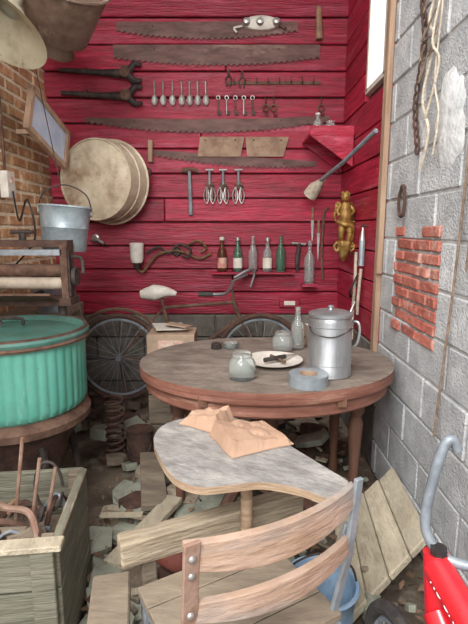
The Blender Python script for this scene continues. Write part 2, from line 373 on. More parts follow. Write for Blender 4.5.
# ---------------------------------------------------------------- tablet arm desk chair
o=O('school_desk_chair')
out=[(-.285,1.564),(-.265,1.68),(-.19,1.744),(-.076,1.785),(-.0,1.75),(.06,1.676),(.137,1.59),(.22,1.46),(.296,1.34),(.336,1.27),(.332,1.20),(.276,1.175),(.189,1.235),(.082,1.27),(-.012,1.254),(-.098,1.243),(-.176,1.293),(-.24,1.417)]
P=[Vector((a,b,0)) for a,b in out]; sm=[];L_=len(P)
for i in range(L_):
    p0,p1,p2,p3=P[i-1],P[i],P[(i+1)%L_],P[(i+2)%L_]
    for t in range(4):
        t/=4; q=.5*((2*p1)+(p2-p0)*t+(2*p0-5*p1+4*p2-p3)*t*t+(3*p1-p0-3*p2+p3)*t**3); sm.append((q.x,q.y))
o.prism(sm,.024,tabtop,Matrix.Translation((0,0,.696)),tabedge)
A=Vector((-.095,.86)); Bq=Vector((.29,1.08)); d=(Bq-A).normalized(); nrm=Vector((-d.y,d.x))
W=(Bq-A).length
def slatmesh(ztop,h,bulge,ins,arch):
    n=24; vs=[];fs=[]
    for i in range(n+1):
        t=i/n; p=A+d*(W*(ins+(1-2*ins)*t)); k=1-(2*t-1)**2
        p=p-nrm*bulge*k
        hh=h*(.72+.28*k); zt_=ztop+arch*k
        for (off,z_) in ((-.008,zt_),(.008,zt_-.004),(.012,zt_-hh+.004),(-.004,zt_-hh)):
            q=p-nrm*off; vs.append((q.x,q.y,z_))
    for i in range(n):
        for k in range(4): a=i*4+k;b=i*4+(k+1)%4; fs.append((a,b,b+4,a+4))
    fs.append((0,1,2,3)); fs.append((n*4+3,n*4+2,n*4+1,n*4))
    o.add(vs,fs,slat,True)
slatmesh(.828,.090,.045,-.02,.0)
slatmesh(.685,.07,.04,.01,0)
def flat(pts,w,t,m,dirv):
    for a,b in zip(pts[:-1],pts[1:]):
        a=Vector(a);b=Vector(b); ax=(b-a).normalized(); u=Vector(dirv); u=(u-ax*u.dot(ax)).normalized(); v=ax.cross(u)
        vs=[]
        for e in (a-ax*.004,b+ax*.004):
            for su,sv in ((-1,-1),(1,-1),(1,1),(-1,1)): vs.append(e+u*su*w/2+v*sv*t/2)
        o.add(vs,[(0,1,2,3),(7,6,5,4),(0,4,5,1),(1,5,6,2),(2,6,7,3),(3,7,4,0)],m)
DV=(d.x,d.y,0)
a=A-nrm*.022
flat([(a.x,a.y,.832),(a.x-.01,a.y+.012,.62),(a.x-.03,a.y+.03,.45)],.036,.010,rustp,DV)
flat([(a.x-.03,a.y+.03,.45),(a.x-.05,a.y-.02,.02)],.036,.016,steelb,DV)
b=Bq-nrm*.016+d*.012
flat([(b.x,b.y,.84),(b.x-.015,b.y+.01,.62),(b.x-.04,b.y+.03,.45),(b.x+.0,b.y-.03,.02)],.024,.012,steelb,DV)
for z_ in (.80,.76,.665,.63):
    q=a-nrm*.006; k=(.832-z_)*.05
    o.lathe([(.009,0),(.006,.005),(0,.006)],(q.x-k,q.y+k*1.0,z_),silver,rot=(90,0,math.degrees(math.atan2(d.y,d.x))),n=10)
o.tube([(b.x-.01,b.y+.045,.69),(b.x-.03,b.y+.045,.6)],.012,steelb)
o.tube([(.04,1.40,.7),(.04,1.40,.44),(.02,1.36,.2),(.04,1.36,.02)],.02,tabedge,sm=3,n=10)
o.box((.03,1.4,.685),(.3,.04,.02),steelb,rot=(0,0,20))
ctr=(A+Bq)/2; F=Matrix(((d.x,nrm.x,0,ctr.x),(d.y,nrm.y,0,ctr.y),(0,0,1,0),(0,0,0,1)))
for k in range(4): o.box((0,.05+k*.09,.44),(.44,.086,.022),wood,M=F)
for sx in (-.2,.2):
    o.box((sx,.18,.415),(.03,.36,.03),steelb,M=F)
    o.tube([(sx,.34,.42),(sx*1.05,.37,.02)],.013,steelb,M=F)
o.tube([(-.2,.3,.2),(.2,.3,.2)],.01,steelb,M=F)
o.done(bevel=.002)
o=O('timber_plank')
o.box((-.06,1.46,.455),(.66,.07,.09),beamw,rot=(0,-1,24)); o.box((-.28,1.37,.2),(.05,.05,.42),wood,rot=(0,0,24)); o.box((.16,1.56,.2),(.05,.05,.42),wood,rot=(0,0,24)); o.done(bevel=.006)
o=O('wooden_bench'); o.box((-.335,1.09,.40),(.11,.40,.05),wood,rot=(-5,0,12)); o.box((-.335,1.09,.19),(.04,.3,.38),wood,rot=(0,0,12)); o.done(bevel=.005)

def bag(o,c,sx,sy,h,rz,m,seed,amp=.01,tx=0,ty=0,nx=11,ny=9):
    T=Matrix.Translation(c)@Euler((R(tx),R(ty),R(rz))).to_matrix().to_4x4(); vs=[];fs=[]
    for top in (1,0):
        for j in range(ny+1):
            for i in range(nx+1):
                u=2*i/nx-1;v=2*j/ny-1
                edge=min(1,(1-abs(u))*7)*min(1,(1-abs(v))*6)
                thick=h*(.25+.75*((1-u)/2))*(edge**.5)
                p=Vector((u*1.4+seed,v*1.4,seed*.7))
                cr=abs(noise.noise(p*1.2))*1.6-.4+.3*abs(noise.noise(p*2.9))
                nv=noise.noise_vector(p*.8)*amp
                vs.append((u*sx/2+nv.x,v*sy/2+nv.y,(.004+thick+cr*amp*1.6*edge) if top else 0))
    k=(nx+1)*(ny+1)
    for j in range(ny):
        for i in range(nx):
            a=j*(nx+1)+i; fs.append((a,a+1,a+nx+2)); fs.append((a,a+nx+2,a+nx+1)); fs.append((k+a,k+a+nx+1,k+a+nx+2,k+a+1))
    for i in range(nx): fs.append((i,i+1,k+i+1,k+i)); q=ny*(nx+1)+i; fs.append((q,q+1,k+q+1,k+q))
    for j in range(ny): q=j*(nx+1); fs.append((q,q+nx+1,k+q+nx+1,k+q)); q+=nx; fs.append((q,q+nx+1,k+q+nx+1,k+q))
    o.add(vs,fs,m,False,T)
o=O('paper_bag'); bag(o,(.055,1.55,.722),.23,.20,.05,26,paper,3,amp=.006,nx=14,ny=12)
o.prism([(-.03,-.085),(.0,-.09),(.0,.085),(-.03,.08)],.002,paper,Matrix.Translation((.152,1.60,.734))@Euler((0,R(-14),R(26))).to_matrix().to_4x4()); o.done()
o=O('paper_bag'); bag(o,(-.10,1.685,.722),.17,.12,.065,150,paper,9.3,amp=.010,nx=9,ny=8); o.done()

# ---------------------------------------------------------------- green washer
WX,WY=-1.06,2.2
o=O('wringer_washing_machine')
n=288; prof=[(.29,.60),(.315,.62),(.322,.65),(.326,.91),(.33,.94),(.33,.955)]
vs=[];fs=[]
for i in range(n):
    a=2*math.pi*i/n
    for k,(r,z_) in enumerate(prof):
        f=1+.03*abs(math.sin(a*22))**.6-.018 if k in(2,3) else 1
        vs.append((WX+r*f*math.cos(a),WY+r*f*math.sin(a),z_))
K=len(prof)
for i in range(n):
    j=(i+1)%n
    for k in range(K-1): fs.append((i*K+k,j*K+k,j*K+k+1,i*K+k+1))
o.add(vs,fs,green,True)
o.lathe([(.33,.95),(.348,.958),(.352,.972),(.345,.985),(.325,.988)],(WX,WY,0),greend,n=64)
o.lathe([(.352,.94),(.356,.948),(.352,.958),(.34,.955)],(WX,WY,0),rust,n=64)
o.lathe([(.346,.983),(.342,.992),(.332,.993),(.326,.986)],(WX,WY,0),rustd,n=64)
o.lathe([(.327,.988),(.30,.965),(.22,.975),(.1,.985),(0,.988)],(WX,WY,0),greend,n=64)
o.tube([(WX-.05,WY,1.0),(WX-.05,WY,1.03),(WX+.05,WY,1.03),(WX+.05,WY,1.0)],.008,iron,sm=3)
o.lathe([(0,.52),(.3,.52),(.335,.54),(.34,.575),(.3,.605),(.28,.61)],(WX,WY,0),rust,n=48)
o.lathe([(.2,.3),(.23,.42),(.3,.52)],(WX,WY,0),rustd,n=32); o.lathe([(0,.3),(.2,.3)],(WX,WY,0),rustd,n=32)
for a in (45,135,225,315):
    c,s_=math.cos(R(a)),math.sin(R(a))
    o.tube([(WX+c*.22,WY+s_*.22,.55),(WX+c*.27,WY+s_*.27,.3),(WX+c*.29,WY+s_*.29,.05)],[.025,.02,.018],iron,sm=3)
    o.lathe([(0,0),(.03,.0),(.03,.04),(0,.05)],(WX+c*.29,WY+s_*.29,0),rubber,n=12)
wy=2.52
o.tube([(WX+.12,wy+.02,.7),(WX+.12,wy+.02,1.08)],.025,iron)
o.box((WX-.05,wy,1.07),(.5,.14,.04),rustd)
for x in (WX-.29,WX+.17):
    o.box((x,wy,1.22),(.035,.12,.3),rust); o.box((x,wy-.02,1.22),(.05,.05,.24),iron)
o.box((WX-.06,wy,1.375),(.5,.1,.035),rustd)
o.box((WX-.06,wy-.05,1.33),(.44,.02,.03),steelb)
for z_,m_ in ((1.165,roller),(1.235,rust)):
    o.tube([(WX-.27,wy-.02,z_),(WX+.15,wy-.02,z_)],.033,m_,n=16)
o.tube([(WX-.06,wy,1.39),(WX-.06,wy,1.43)],.02,iron); o.tube([(WX-.12,wy,1.435),(WX+.0,wy,1.435)],.01,iron)
o.box((WX-.06,wy-.12,1.10),(.4,.16,.012),rust,rot=(-20,0,0))
o.tube([(WX+.17,wy,1.3),(WX+.25,wy-.02,1.3),(WX+.27,wy-.06,1.22)],.01,iron,sm=3)
o.lathe([(0,0),(.05,.0),(.05,.02),(0,.02)],(WX+.2,wy,1.2),iron,rot=(0,90,0),n=20)
o.done()
o=O('workbench')
o.box((-1.24,2.98,.92),(.34,.64,.05),wood)
for x in (-1.38,-1.1):
    for y in (2.7,3.26): o.box((x,y,.45),(.06,.06,.9),wood)
o.box((-1.24,2.98,.3),(.3,.56,.03),wood); o.done(bevel=.004)
o=O('bench_vise')
o.lathe([(0,0),(.09,0),(.08,.03),(.05,.05),(.05,.1),(0,.1)],(-1.14,2.9,.945),steelb,n=20)
o.box((-1.14,2.9,1.09),(.12,.24,.09),steelb); o.box((-1.14,2.81,1.15),(.14,.03,.06),iron); o.box((-1.14,2.87,1.15),(.14,.03,.06),iron)
o.tube([(-1.14,2.77,1.08),(-1.14,2.69,1.08)],.015,iron); o.tube([(-1.21,2.69,1.08),(-1.07,2.69,1.08)],.007,iron); o.done(bevel=.006)
o=O('electric_motor')
o.lathe([(0,0),(.07,0),(.085,.03),(.085,.18),(.07,.21),(0,.21)],(-1.3,3.16,1.045),galv,rot=(0,90,20),n=24); o.box((-1.2,3.19,.96),(.12,.12,.03),iron); o.done()

# ---------------------------------------------------------------- wooden crate with tools
Fc=Matrix.Translation((-.86,1.5,0))@Matrix.Rotation(R(7),4,'Z')
o=O('wooden_crate')
w,dp,hh=.56,.46,.5
for k in range(3):
    z_=.09+k*.165
    o.box((0,-dp/2,z_),(w,.022,.158),woodg,M=Fc); o.box((0,dp/2,z_),(w,.022,.158),woodg,M=Fc)
    o.box((-w/2,0,z_),(.022,dp,.158),woodg,M=Fc); o.box((w/2,0,z_),(.022,dp,.158),woodg,M=Fc)
for sx in(-1,1):
    for sy in(-1,1): o.box((sx*(w/2-.03),sy*(dp/2-.03),.25),(.04,.04,.5),wood,M=Fc)
    o.box((sx*(w/2-.035),-dp/2-.018,.25),(.07,.016,.5),woodg,M=Fc)
o.box((0,-dp/2-.005,.495),(w+.05,.055,.02),woodl,M=Fc); o.box((w/2+.0,0,.49),(.03,dp,.015),wood,M=Fc)
o.box((0,0,.3),(w-.02,dp-.02,.02),wood,M=Fc); o.done(bevel=.003)
o=O('scrap_iron_pile')
for k in range(40):
    x=random.uniform(-.2,.2); y=random.uniform(-.15,.15); a=random.uniform(0,6.28); l=random.uniform(.08,.18)
    cl=lambda q:(max(-.23,min(.23,q[0])),max(-.18,min(.18,q[1])),q[2])
    p=[cl((x-l*math.cos(a)*.6,y-l*.6*math.sin(a),.34+random.random()*.06)),(x,y,.37+random.random()*.08),cl((x+l*.6*math.cos(a),y+l*.6*math.sin(a),.36+random.random()*.1))]
    o.tube(p,random.uniform(.005,.013),random.choice([rust,rustd,steelb,iron,handle]),sm=4,M=Fc)
o.tube([(-.1,-.1,.4),(-.02,.0,.51),(.06,.02,.47),(.16,-.06,.49),(.2,-.12,.38)],.012,rustp,sm=5,M=Fc)
for q in ((.1,.1,.70),(.17,.05,.64),(.21,.1,.58)): o.tube([(q[0]-.05,q[1]-.02,.33),q],.007,rustp,M=Fc)
o.tube([(.18+.05*math.cos(a/3),.1,.5+.1*math.sin(a/3)) for a in range(19)],.006,iron,M=Fc)
for k in range(6): o.box((-.16+.06*k,.1-.03*k,.35+.01*k),(.12,.05,.03),random.choice([rustd,wood]),rot=(20*k,10,40*k),M=Fc)
o.done()

# ---------------------------------------------------------------- hanging things left
def bucket(name,c,rt,rb,h,m,rot=(0,0,0),bail=True,top=None):
    o=O(name)
    o.lathe([(0,0),(rb,0),(rb+.004,.012),(rb+(rt-rb)*.5,h*.5),(rb+(rt-rb)*.52+.004,h*.52),(rb+(rt-rb)*.55,h*.55),(rt,h-.01),(rt+.008,h-.004),(rt+.004,h+.004),(rt-.006,h),(rb-.006,.02),(0,.015)],c,m,rot=rot,n=40)
    if bail:
        T=Matrix.Translation(c)@Euler([R(a) for a in rot]).to_matrix().to_4x4()
        o.tube([(-rt-.004,0,h-.03),(-rt*.8,0,h+rt*.5),(0,0,h+rt*.85),(rt*.8,0,h+rt*.5),(rt+.004,0,h-.03)],.004,iron,sm=6,M=T,n=6)
        for sx in(-1,1): o.lathe([(.018,-.004),(.016,.004),(0,.005)],(0,0,0),m,M=T@Matrix.Translation((sx*(rt),0,h-.03))@Euler((0,R(90),0)).to_matrix().to_4x4(),n=10)
        if top: o.tube([(c[0],c[1],c[2]+h+rt*.83),top],.003,iron,n=6)
    o.done(sharp=50)
bucket('galvanized_bucket',(-.965,2.7,1.33),.14,.115,.245,galv,rot=(0,4,15),top=(-1.3,2.88,3.42))
o=O('enamel_dishpan')
o.lathe([(0,0),(.14,0),(.145,.012),(.21,.25),(.225,.254),(.222,.262),(.2,.255),(.135,.02),(0,.015)],(-.9,2.62,2.42),brownb,rot=(35,25,0),n=40)
o.tube([(-.82,2.55,2.66),(-.82,2.6,3.42)],.004,iron,n=6); o.done(sharp=50)
o=O('stock_pot')
o.lathe([(0,0),(.13,0),(.135,.012),(.17,.2),(.178,.2),(.17,.206),(.16,.2),(.125,.02),(0,.015)],(-1.12,3.3,2.8),brownb,rot=(160,20,0),n=36); o.tube([(-1.14,3.3,2.78),(-1.14,3.3,3.42)],.004,iron,n=6); o.done(sharp=50)
o=O('enamel_lampshade')
o.lathe([(.03,.2),(.04,.14),(.07,.12),(.12,.07),(.22,0),(.225,-.004),(.215,0),(.11,.06),(.05,.11)],(-1.06,2.3,2.34),cream,rot=(-25,20,0),n=40)
o.tube([(-1.0,2.33,2.5),(-1.0,2.2,3.42)],.004,iron,n=6); o.done(sharp=50)

o=O('wash_tub')
c=(-1.0,3.49,1.8)
o.lathe([(0,.0),(.262,.0),(.274,-.006),(.28,.004),(.288,.002),(.29,-.02),(.294,-.11),(.302,-.115),(.296,-.125),(.305,-.215),(.318,-.222),(.305,-.232)],c,galvr,rot=(90,0,-16),n=56)
o.tube([(c[0]+.3*math.cos(.4),c[1]+.18,c[2]+.12),(c[0]+.38,c[1]+.16,c[2]+.08),(c[0]+.3,c[1]+.18,c[2]-.02)],.008,iron,sm=4)
o.tube([(c[0]+.05,3.7,c[2]+.3),(c[0]+.05,3.798,c[2]+.32)],.01,iron)
o.done(sharp=30)
o=O('framed_sign')
T=Matrix.Translation((-1.22,3.25,2.09))@Euler((R(-20),R(0),R(-5))).to_matrix().to_4x4()
o.box((0,0,0),(.015,.46,.22),pane,M=T)
for (cy,cz,dy,dz) in ((0,.125,.54,.035),(0,-.125,.54,.035),(-.25,0,.04,.28),(.25,0,.04,.28)): o.box((.004,cy,cz),(.035,dy,dz),trimw,M=T)
o.box((-1.33,3.25,2.08),(.2,.03,.03),trimw)
o.done(bevel=.003)
o=O('electric_outlet_box'); o.box((LX+.03,3.0,1.72),(.05,.1,.16),white); o.box((LX+.058,3.0,1.75),(.006,.03,.04),label); o.tube([(LX+.02,3.0,1.8),(LX+.02,3.0,2.3),(LX+.02,3.1,3.0)],.01,rust); o.done(bevel=.004)
o=O('electric_cord'); o.tube([(LX+.06,3.0,1.68),(-1.3,2.9,1.5),(-1.2,2.8,1.62),(-1.15,2.75,1.4),(-1.25,2.7,1.25)],.006,black,sm=6,n=6); o.done()

# ---------------------------------------------------------------- wall tools
def saw(name,x0,z0,x1,z1,wm,we,m,n=60,teeth=.018,bow=0):
    o=O(name); top=[];bot=[]
    for i in range(n+1):
        t=i/n; x=x0+(x1-x0)*t; z_=z0+(z1-z0)*t; k=1-(2*t-1)**2
        w=we+(wm-we)*k
        top.append((x,z_+bow*k)); bot.append((x,z_+bow*k-w+(teeth if i%2 else 0)))
    o.prism(top+bot[::-1],.004,m,WALLM(0,BX-.012,0))
    for t in (.2,.8):
        x=x0+(x1-x0)*t; zq=z0+(z1-z0)*t-.03; o.tube([(x,BX-.004,zq),(x,BX-.03,zq)],.004,iron,n=6)
    o.done()
saw('crosscut_saw',-.87,2.955,.47,2.955,.125,.07,sawm,n=64)
saw('crosscut_saw',-.9,2.80,.64,2.80,.15,.1,sawm,n=70)
saw('crosscut_saw',-1.13,2.29,.73,2.30,.105,.045,sawm,n=80,bow=-.02)
saw('crosscut_saw',-.63,2.05,.64,1.965,.085,.045,sawm,n=60,bow=.0,teeth=.02)
o=O('saw_handle'); o.tube([(-.64,BX-.03,2.12),(-.645,BX-.03,1.96)],.02,trimw); o.done()
o=O('saw_handle'); o.tube([(.62,BX-.03,3.05),(.63,BX-.03,2.83)],[.02,.028],handle); o.done()
for z_ in (2.6,2.44):
    o=O('blacksmith_tongs')
    o.tube([(-1.3,BX-.03,z_+.02),(-1.0,BX-.035,z_),(-.8,BX-.04,z_-.01)],[.015,.022,.035],iron,n=10)
    o.tube([(-.8,BX-.04,z_-.01),(-.74,BX-.04,z_+.06),(-.69,BX-.04,z_+.05)],[.03,.022,.012],iron,sm=4)
    o.tube([(-.8,BX-.04,z_-.01),(-.74,BX-.04,z_-.06),(-.69,BX-.04,z_-.05)],[.03,.022,.012],iron,sm=4)
    o.lathe([(0,0),(.04,0),(.04,.02),(0,.03)],(-.81,BX-.05,z_),rust,rot=(90,0,0),n=14)
    o.tube([(-1.1,BX-.001,z_+.03),(-1.1,BX-.06,z_+.03)],.005,iron)
    o.done()
for k,x in enumerate((-.60,-.535,-.465,-.395,-.335,-.275,-.213)):
    o=O('hanging_spoon'); z_=2.545
    o.tube([(x,BX-.012,z_),(x,BX-.015,z_-.1)],[.008,.005],silver,n=6)
    o.lathe([(0,-.006),(.7,-.002),(1,.004)],(x,BX-.018,z_-.135),silver,rot=(90,0,0),n=18,sc=(.024,.038))
    o.tube([(x,BX-.001,z_),(x,BX-.02,z_+.004)],.003,iron,n=6); o.done()
o=O('hook_rail'); o.box((.3,BX-.008,2.535),(.7,.012,.022),rust)
for k in range(8): x=0.0+k*.085; o.tube([(x,BX-.015,2.54),(x,BX-.05,2.53),(x,BX-.05,2.56)],.004,iron,sm=3,n=6)
o.done()
for k in range(5):
    x=-.12+k*.065; o=O('hanging_key')
    o.tube([(x+.014*math.cos(a),BX-.012,2.43+.014*math.sin(a)) for a in [i*.7 for i in range(9)]],.004,silver,closed=True,n=6)
    o.tube([(x,BX-.012,2.415),(x,BX-.012,2.31)],.006,silver if k%2 else rust,n=6); o.box((x+.012,BX-.012,2.32),(.022,.006,.03),iron)
    o.tube([(x,BX-.001,2.44),(x,BX-.02,2.44)],.003,iron,n=6); o.done()
for x,z_ in ((-.04,2.63),(.06,2.62)):
    o=O('pliers')
    for s_ in(-1,1):
        o.tube([(x+s_*.006,BX-.012,z_),(x-s_*.006,BX-.012,z_-.03),(x+s_*.022,BX-.012,z_-.07),(x+s_*.012,BX-.012,z_-.12)],.006,rustd,sm=3,n=6)
    o.tube([(x,BX-.001,z_-.03),(x,BX-.02,z_-.03)],.006,iron,n=6); o.done()
for x in (.24,.30,.66):
    o=O('pulley_hook'); o.tube([(x,BX-.001,2.44),(x,BX-.03,2.44),(x,BX-.03,2.38)],.005,iron,n=6); o.tube([(x+.022*math.cos(t),BX-.03,2.355+.022*math.sin(t)) for t in [i*.63 for i in range(10)]],.006,rust,closed=True,n=6)
    o.tube([(x,BX-.03,2.333),(x,BX-.03,2.31),(x+.018,BX-.03,2.295),(x+.02,BX-.03,2.315)],.004,iron,sm=3,n=6); o.done()
for a,b in ((-.28,.08),(.09,.43)):
    o=O('rusty_scraper_blade'); s_=1 if a<0 else -1
    o.prism([(a+(.02 if s_>0 else .0),2.145),(b-(.0 if s_>0 else .01),2.145),(b-(.03 if s_>0 else .05),2.0),(a-(0 if s_>0 else -.01),2.0)],.005,plate_m,WALLM(0,BX-.024,0))
    for x in (a+.06,b-.07): o.tube([(x,BX-.001,2.12),(x,BX-.035,2.12)],.006,iron,n=6)
    o.done()
o=O('claw_hammer'); x=-.345
o.tube([(x,BX-.03,1.9),(x+.005,BX-.03,1.56)],[.012,.017],steelb,n=8)
o.tube([(x-.06,BX-.03,1.9),(x-.02,BX-.03,1.9),(x+.03,BX-.03,1.905),(x+.08,BX-.03,1.88)],[.02,.018,.016,.005],rust,sm=3,n=8)
o.tube([(x-.03,BX-.001,1.88),(x-.03,BX-.05,1.88)],.004,iron); o.done()
for x in (-.19,-.085,.035):
    o=O('egg_beater')
    o.tube([(x,BX-.03,1.9),(x,BX-.03,1.79)],.009,steelb); o.tube([(x-.03,BX-.03,1.9),(x+.03,BX-.03,1.9)],.009,silver)
    o.lathe([(.0,0),(.028,0),(.03,.006),(.0,.006)],(x,BX-.03,1.79),rust,rot=(90,0,0),n=20)
    for s_ in (-1,1):
        o.tube([(x+s_*.018,BX-.03,1.78),(x+s_*.045,BX-.03,1.72),(x+s_*.035,BX-.03,1.66),(x+s_*.02,BX-.03,1.65),(x+s_*.005,BX-.03,1.7),(x+s_*.018,BX-.03,1.78)],.005,silver,sm=4,n=6)
        o.tube([(x+s_*.018,BX-.05,1.77),(x+s_*.02,BX-.05,1.67)],.005,silver,n=6)
    o.tube([(x,BX-.03,1.79),(x+.04,BX-.06,1.77)],.005,iron,n=6)
    o.tube([(x,BX-.001,1.885),(x,BX-.04,1.885)],.004,iron,n=6); o.done()
o=O('porcelain_pulley_bracket')
o.lathe([(0,.04),(.6,.04),(.95,.025),(1,0)],(.2,BX-.018,2.94),white,rot=(90,0,0),n=32,sc=(.14,.05))
for x in (.09,.19,.31): o.lathe([(0,.07),(.02,.065),(.03,.04)],(x,BX-.018,2.94),silver,rot=(90,0,0),n=16)
o.tube([(.06,BX-.03,2.92),(.0,BX-.05,2.9),(.02,BX-.05,2.87)],.008,white,sm=3); o.tube([(.33,BX-.03,2.93),(.38,BX-.05,2.9)],.01,rust); o.done()
o=O('gas_sconce')
o.lathe([(0,0),(.04,0),(.05,.03),(.055,.15),(.045,.155),(.04,.03)],(-.76,BX-.1,1.19),white,n=24)
o.lathe([(0,-.05),(.02,-.05),(.03,0)],(-.76,BX-.1,1.19),iron,n=16)
o.tube([(-.76,BX-.1,1.15),(-.72,BX-.08,1.12),(-.62,BX-.05,1.24),(-.5,BX-.05,1.28),(-.4,BX-.04,1.27),(-.28,BX-.04,1.22),(-.18,BX-.03,1.26)],.010,brass,sm=6)
o.tube([(-.7,BX-.05,1.26),(-.6,BX-.05,1.31),(-.52,BX-.05,1.26),(-.44,BX-.05,1.33),(-.35,BX-.05,1.3),(-.36,BX-.05,1.23),(-.42,BX-.05,1.25)],.009,iron,sm=6)
o.tube([(-.36,BX-.04,1.33),(-.28,BX-.04,1.36),(-.22,BX-.04,1.3),(-.27,BX-.04,1.27)],.009,brass,sm=6)
o.lathe([(0,0),(.04,0),(.03,.03),(0,.04)],(-.46,BX,1.27),iron,rot=(90,0,0),n=18); o.done()
o=O('faucet'); o.lathe([(0,0),(.035,0),(.03,.02),(0,.03)],(-1.1,BX,1.38),silver,rot=(90,0,0),n=16); o.tube([(-1.1,BX-.02,1.38),(-1.08,BX-.08,1.38),(-1.02,BX-.08,1.34)],.012,silver,sm=4); o.tube([(-1.13,BX-.06,1.36),(-1.0,BX-.06,1.33)],.007,iron); o.done()
o=O('bottle_shelf'); o.box((.15,BX-.045,1.105),(.66,.09,.018),red); o.done(bevel=.003)
for x,m_,lab,cap in ((-.095,glassb,label,white),(.03,glassg,wornlabel,silver),(.15,glass,None,None),(.265,glass,wornlabel,silver),(.37,glassg,None,None)):
    bottle('soda_bottle',x,BX-.05,1.115,.037,.27+random.uniform(-.015,.015),m_,lab,cap)
bottle('clear_wine_bottle',.60,BX-.05,1.02,.042,.34,glass)
o=O('small_ledge'); o.box((.6,BX-.05,1.01),(.12,.1,.02),red); o.done()
o=O('iron_fitting'); o.tube([(.51,BX-.03,1.12),(.505,BX-.03,1.22),(.52,BX-.04,1.34)],[.012,.02,.012],iron,sm=3); o.tube([(.46,BX-.03,1.34),(.57,BX-.03,1.33)],.01,silver); o.done()
o=O('junction_box'); o.box((.45,BX-.02,.86),(.16,.04,.07),red); o.box((.45,BX-.042,.86),(.09,.004,.035),white); o.done(bevel=.004)
for x,z_,l in ((.62,1.62,.16),(.67,1.52,.2)):
    o=O('kitchen_knife'); o.tube([(x,BX-.015,z_),(x,BX-.015,z_-.1)],.01,handle,n=8); o.prism([(x-.012,z_-.1),(x+.012,z_-.1),(x+.006,z_-.1-l),(x,z_-.12-l)],.003,silver,WALLM(0,BX-.012,0)); o.done()
o=O('iron_strap'); o.tube([(.71,BX-.02,1.58),(.70,BX-.02,1.3),(.715,BX-.02,1.05)],.01,rust,sm=3); o.tube([(.71,BX-.0,1.58),(.74,BX-.02,1.62)],.01,rust); o.done()
o=O('corner_shelf')
o.box((.68,3.6,2.1),(.31,.36,.02),redR); o.prism([(.53,2.09),(.83,2.09),(.83,1.88)],.02,redR,WALLM(0,3.44,0)); o.prism([(.53,2.09),(.83,2.09),(.83,1.88)],.02,redR,WALLM(0,3.78,0)); o.box((.68,3.43,2.13),(.31,.016,.05),redR); o.done(bevel=.003)
bottle('oil_bottle',.6,3.55,2.112,.035,.15,glass,None,white); jar('glass_jar',.7,3.6,2.112,.045,.11,glass)
o=O('whisk_broom')
o.tube([(.62,3.52,1.79),(.7,3.15,1.87),(.79,2.75,1.99)],.014,steelb,n=10)
o.tube([(.57,3.62,1.70),(.6,3.58,1.75),(.64,3.48,1.8)],[.055,.05,.015],rope,n=14); o.done()
# gilded cherub figure on a scroll bracket
o=O('gilded_cherub_figure')
cx,cy=RX-.075,3.3
o.lathe([(0,-.03),(.012,-.02),(.035,.03),(.05,.08),(.055,.11),(.045,.115),(0,.118)],(cx,cy,1.255),gold,n=20,wob=lambda a:1+.14*math.cos(6*a))
for s_ in(-1,1):
    o.tube([(cx+s_*.05,cy-.01,1.36),(cx+s_*.07,cy-.01,1.33),(cx+s_*.05,cy-.01,1.30),(cx+s_*.035,cy-.01,1.325)],.01,gold,sm=4)
o.tube([(cx-.02,cy,1.37),(cx-.026,cy-.015,1.42),(cx-.016,cy-.01,1.50)],[.016,.022,.032],gold,sm=4,n=12)
o.tube([(cx+.025,cy-.02,1.375),(cx+.03,cy-.03,1.43),(cx+.014,cy-.01,1.50)],[.016,.022,.032],gold,sm=4,n=12)
# draped cloth around the hips
o.tube([(cx-.05,cy-.01,1.50),(cx-.01,cy-.045,1.48),(cx+.04,cy-.03,1.47),(cx+.05,cy-.02,1.42),(cx+.045,cy-.02,1.37)],[.014,.02,.02,.015,.008],gold,sm=4,n=10)
o.tube([(cx,cy,1.47),(cx-.002,cy-.008,1.53),(cx,cy,1.585),(cx,cy,1.62),(cx,cy,1.635)],[.04,.044,.04,.03,.018],gold,sm=4,n=16)
o.ball((cx-.003,cy-.005,1.667),.031,gold,sc=(1,1,1.15)); o.ball((cx-.004,cy-.037,1.664),.006,gold)
for k in range(9): a=k*.7; o.ball((cx+.024*math.cos(a),cy+.006+.022*math.sin(a),1.688+.006*(k%2)),.012,gold,n=8)
o.tube([(cx-.035,cy,1.605),(cx-.06,cy-.02,1.57),(cx-.05,cy-.05,1.54)],[.015,.012,.009],gold,sm=4,n=10)
o.tube([(cx+.033,cy,1.605),(cx+.055,cy-.02,1.57),(cx+.03,cy-.05,1.55)],[.015,.012,.009],gold,sm=4,n=10)
for s_ in (-1,1):
    for k in range(4): o.tube([(cx+s_*.015,cy+.035,1.60),(cx+s_*(.045+.006*k),cy+.045,1.63-.025*k),(cx+s_*(.062-.004*k),cy+.045,1.60-.035*k)],[.012,.012,.004],gold,sm=3,n=8)
o.tube([(cx,cy+.03,1.5),(cx+.074,cy+.03,1.5)],.01,gold)
o.tube([(cx+.0,cy,1.33),(cx+.074,cy,1.33)],.02,gold)
o.done(sharp=70)
x=RX
o=O('spring_balance')
o.tube([(x-.03,3.0,1.46),(x-.03,3.0,1.38)],[.006,.02],silver); o.tube([(x-.03,3.0,1.38),(x-.03,3.0,1.22)],.018,galv); o.tube([(x-.03,3.0,1.2),(x-.035,3.02,1.0),(x-.03,3.04,.9)],.010,rope,sm=4)
o.tube([(x-.04,3.1,1.3),(x-.05,3.06,1.1),(x-.04,3.12,.9),(x-.05,3.08,.72)],.010,rope,sm=5); o.tube([(x-.05,3.0,1.16),(x-.08,3.06,1.05),(x-.05,3.14,1.0),(x-.04,3.05,1.1)],.007,iron,sm=4)
o.tube([(x-.05,3.04,.98),(x-.09,3.0,.9),(x-.08,3.06,.82),(x-.05,3.08,.86)],.008,silver,sm=4)
o.tube([(x+.00,3.0,1.47),(x-.04,3.0,1.47)],.005,iron); o.done()
o=O('rusty_chain')
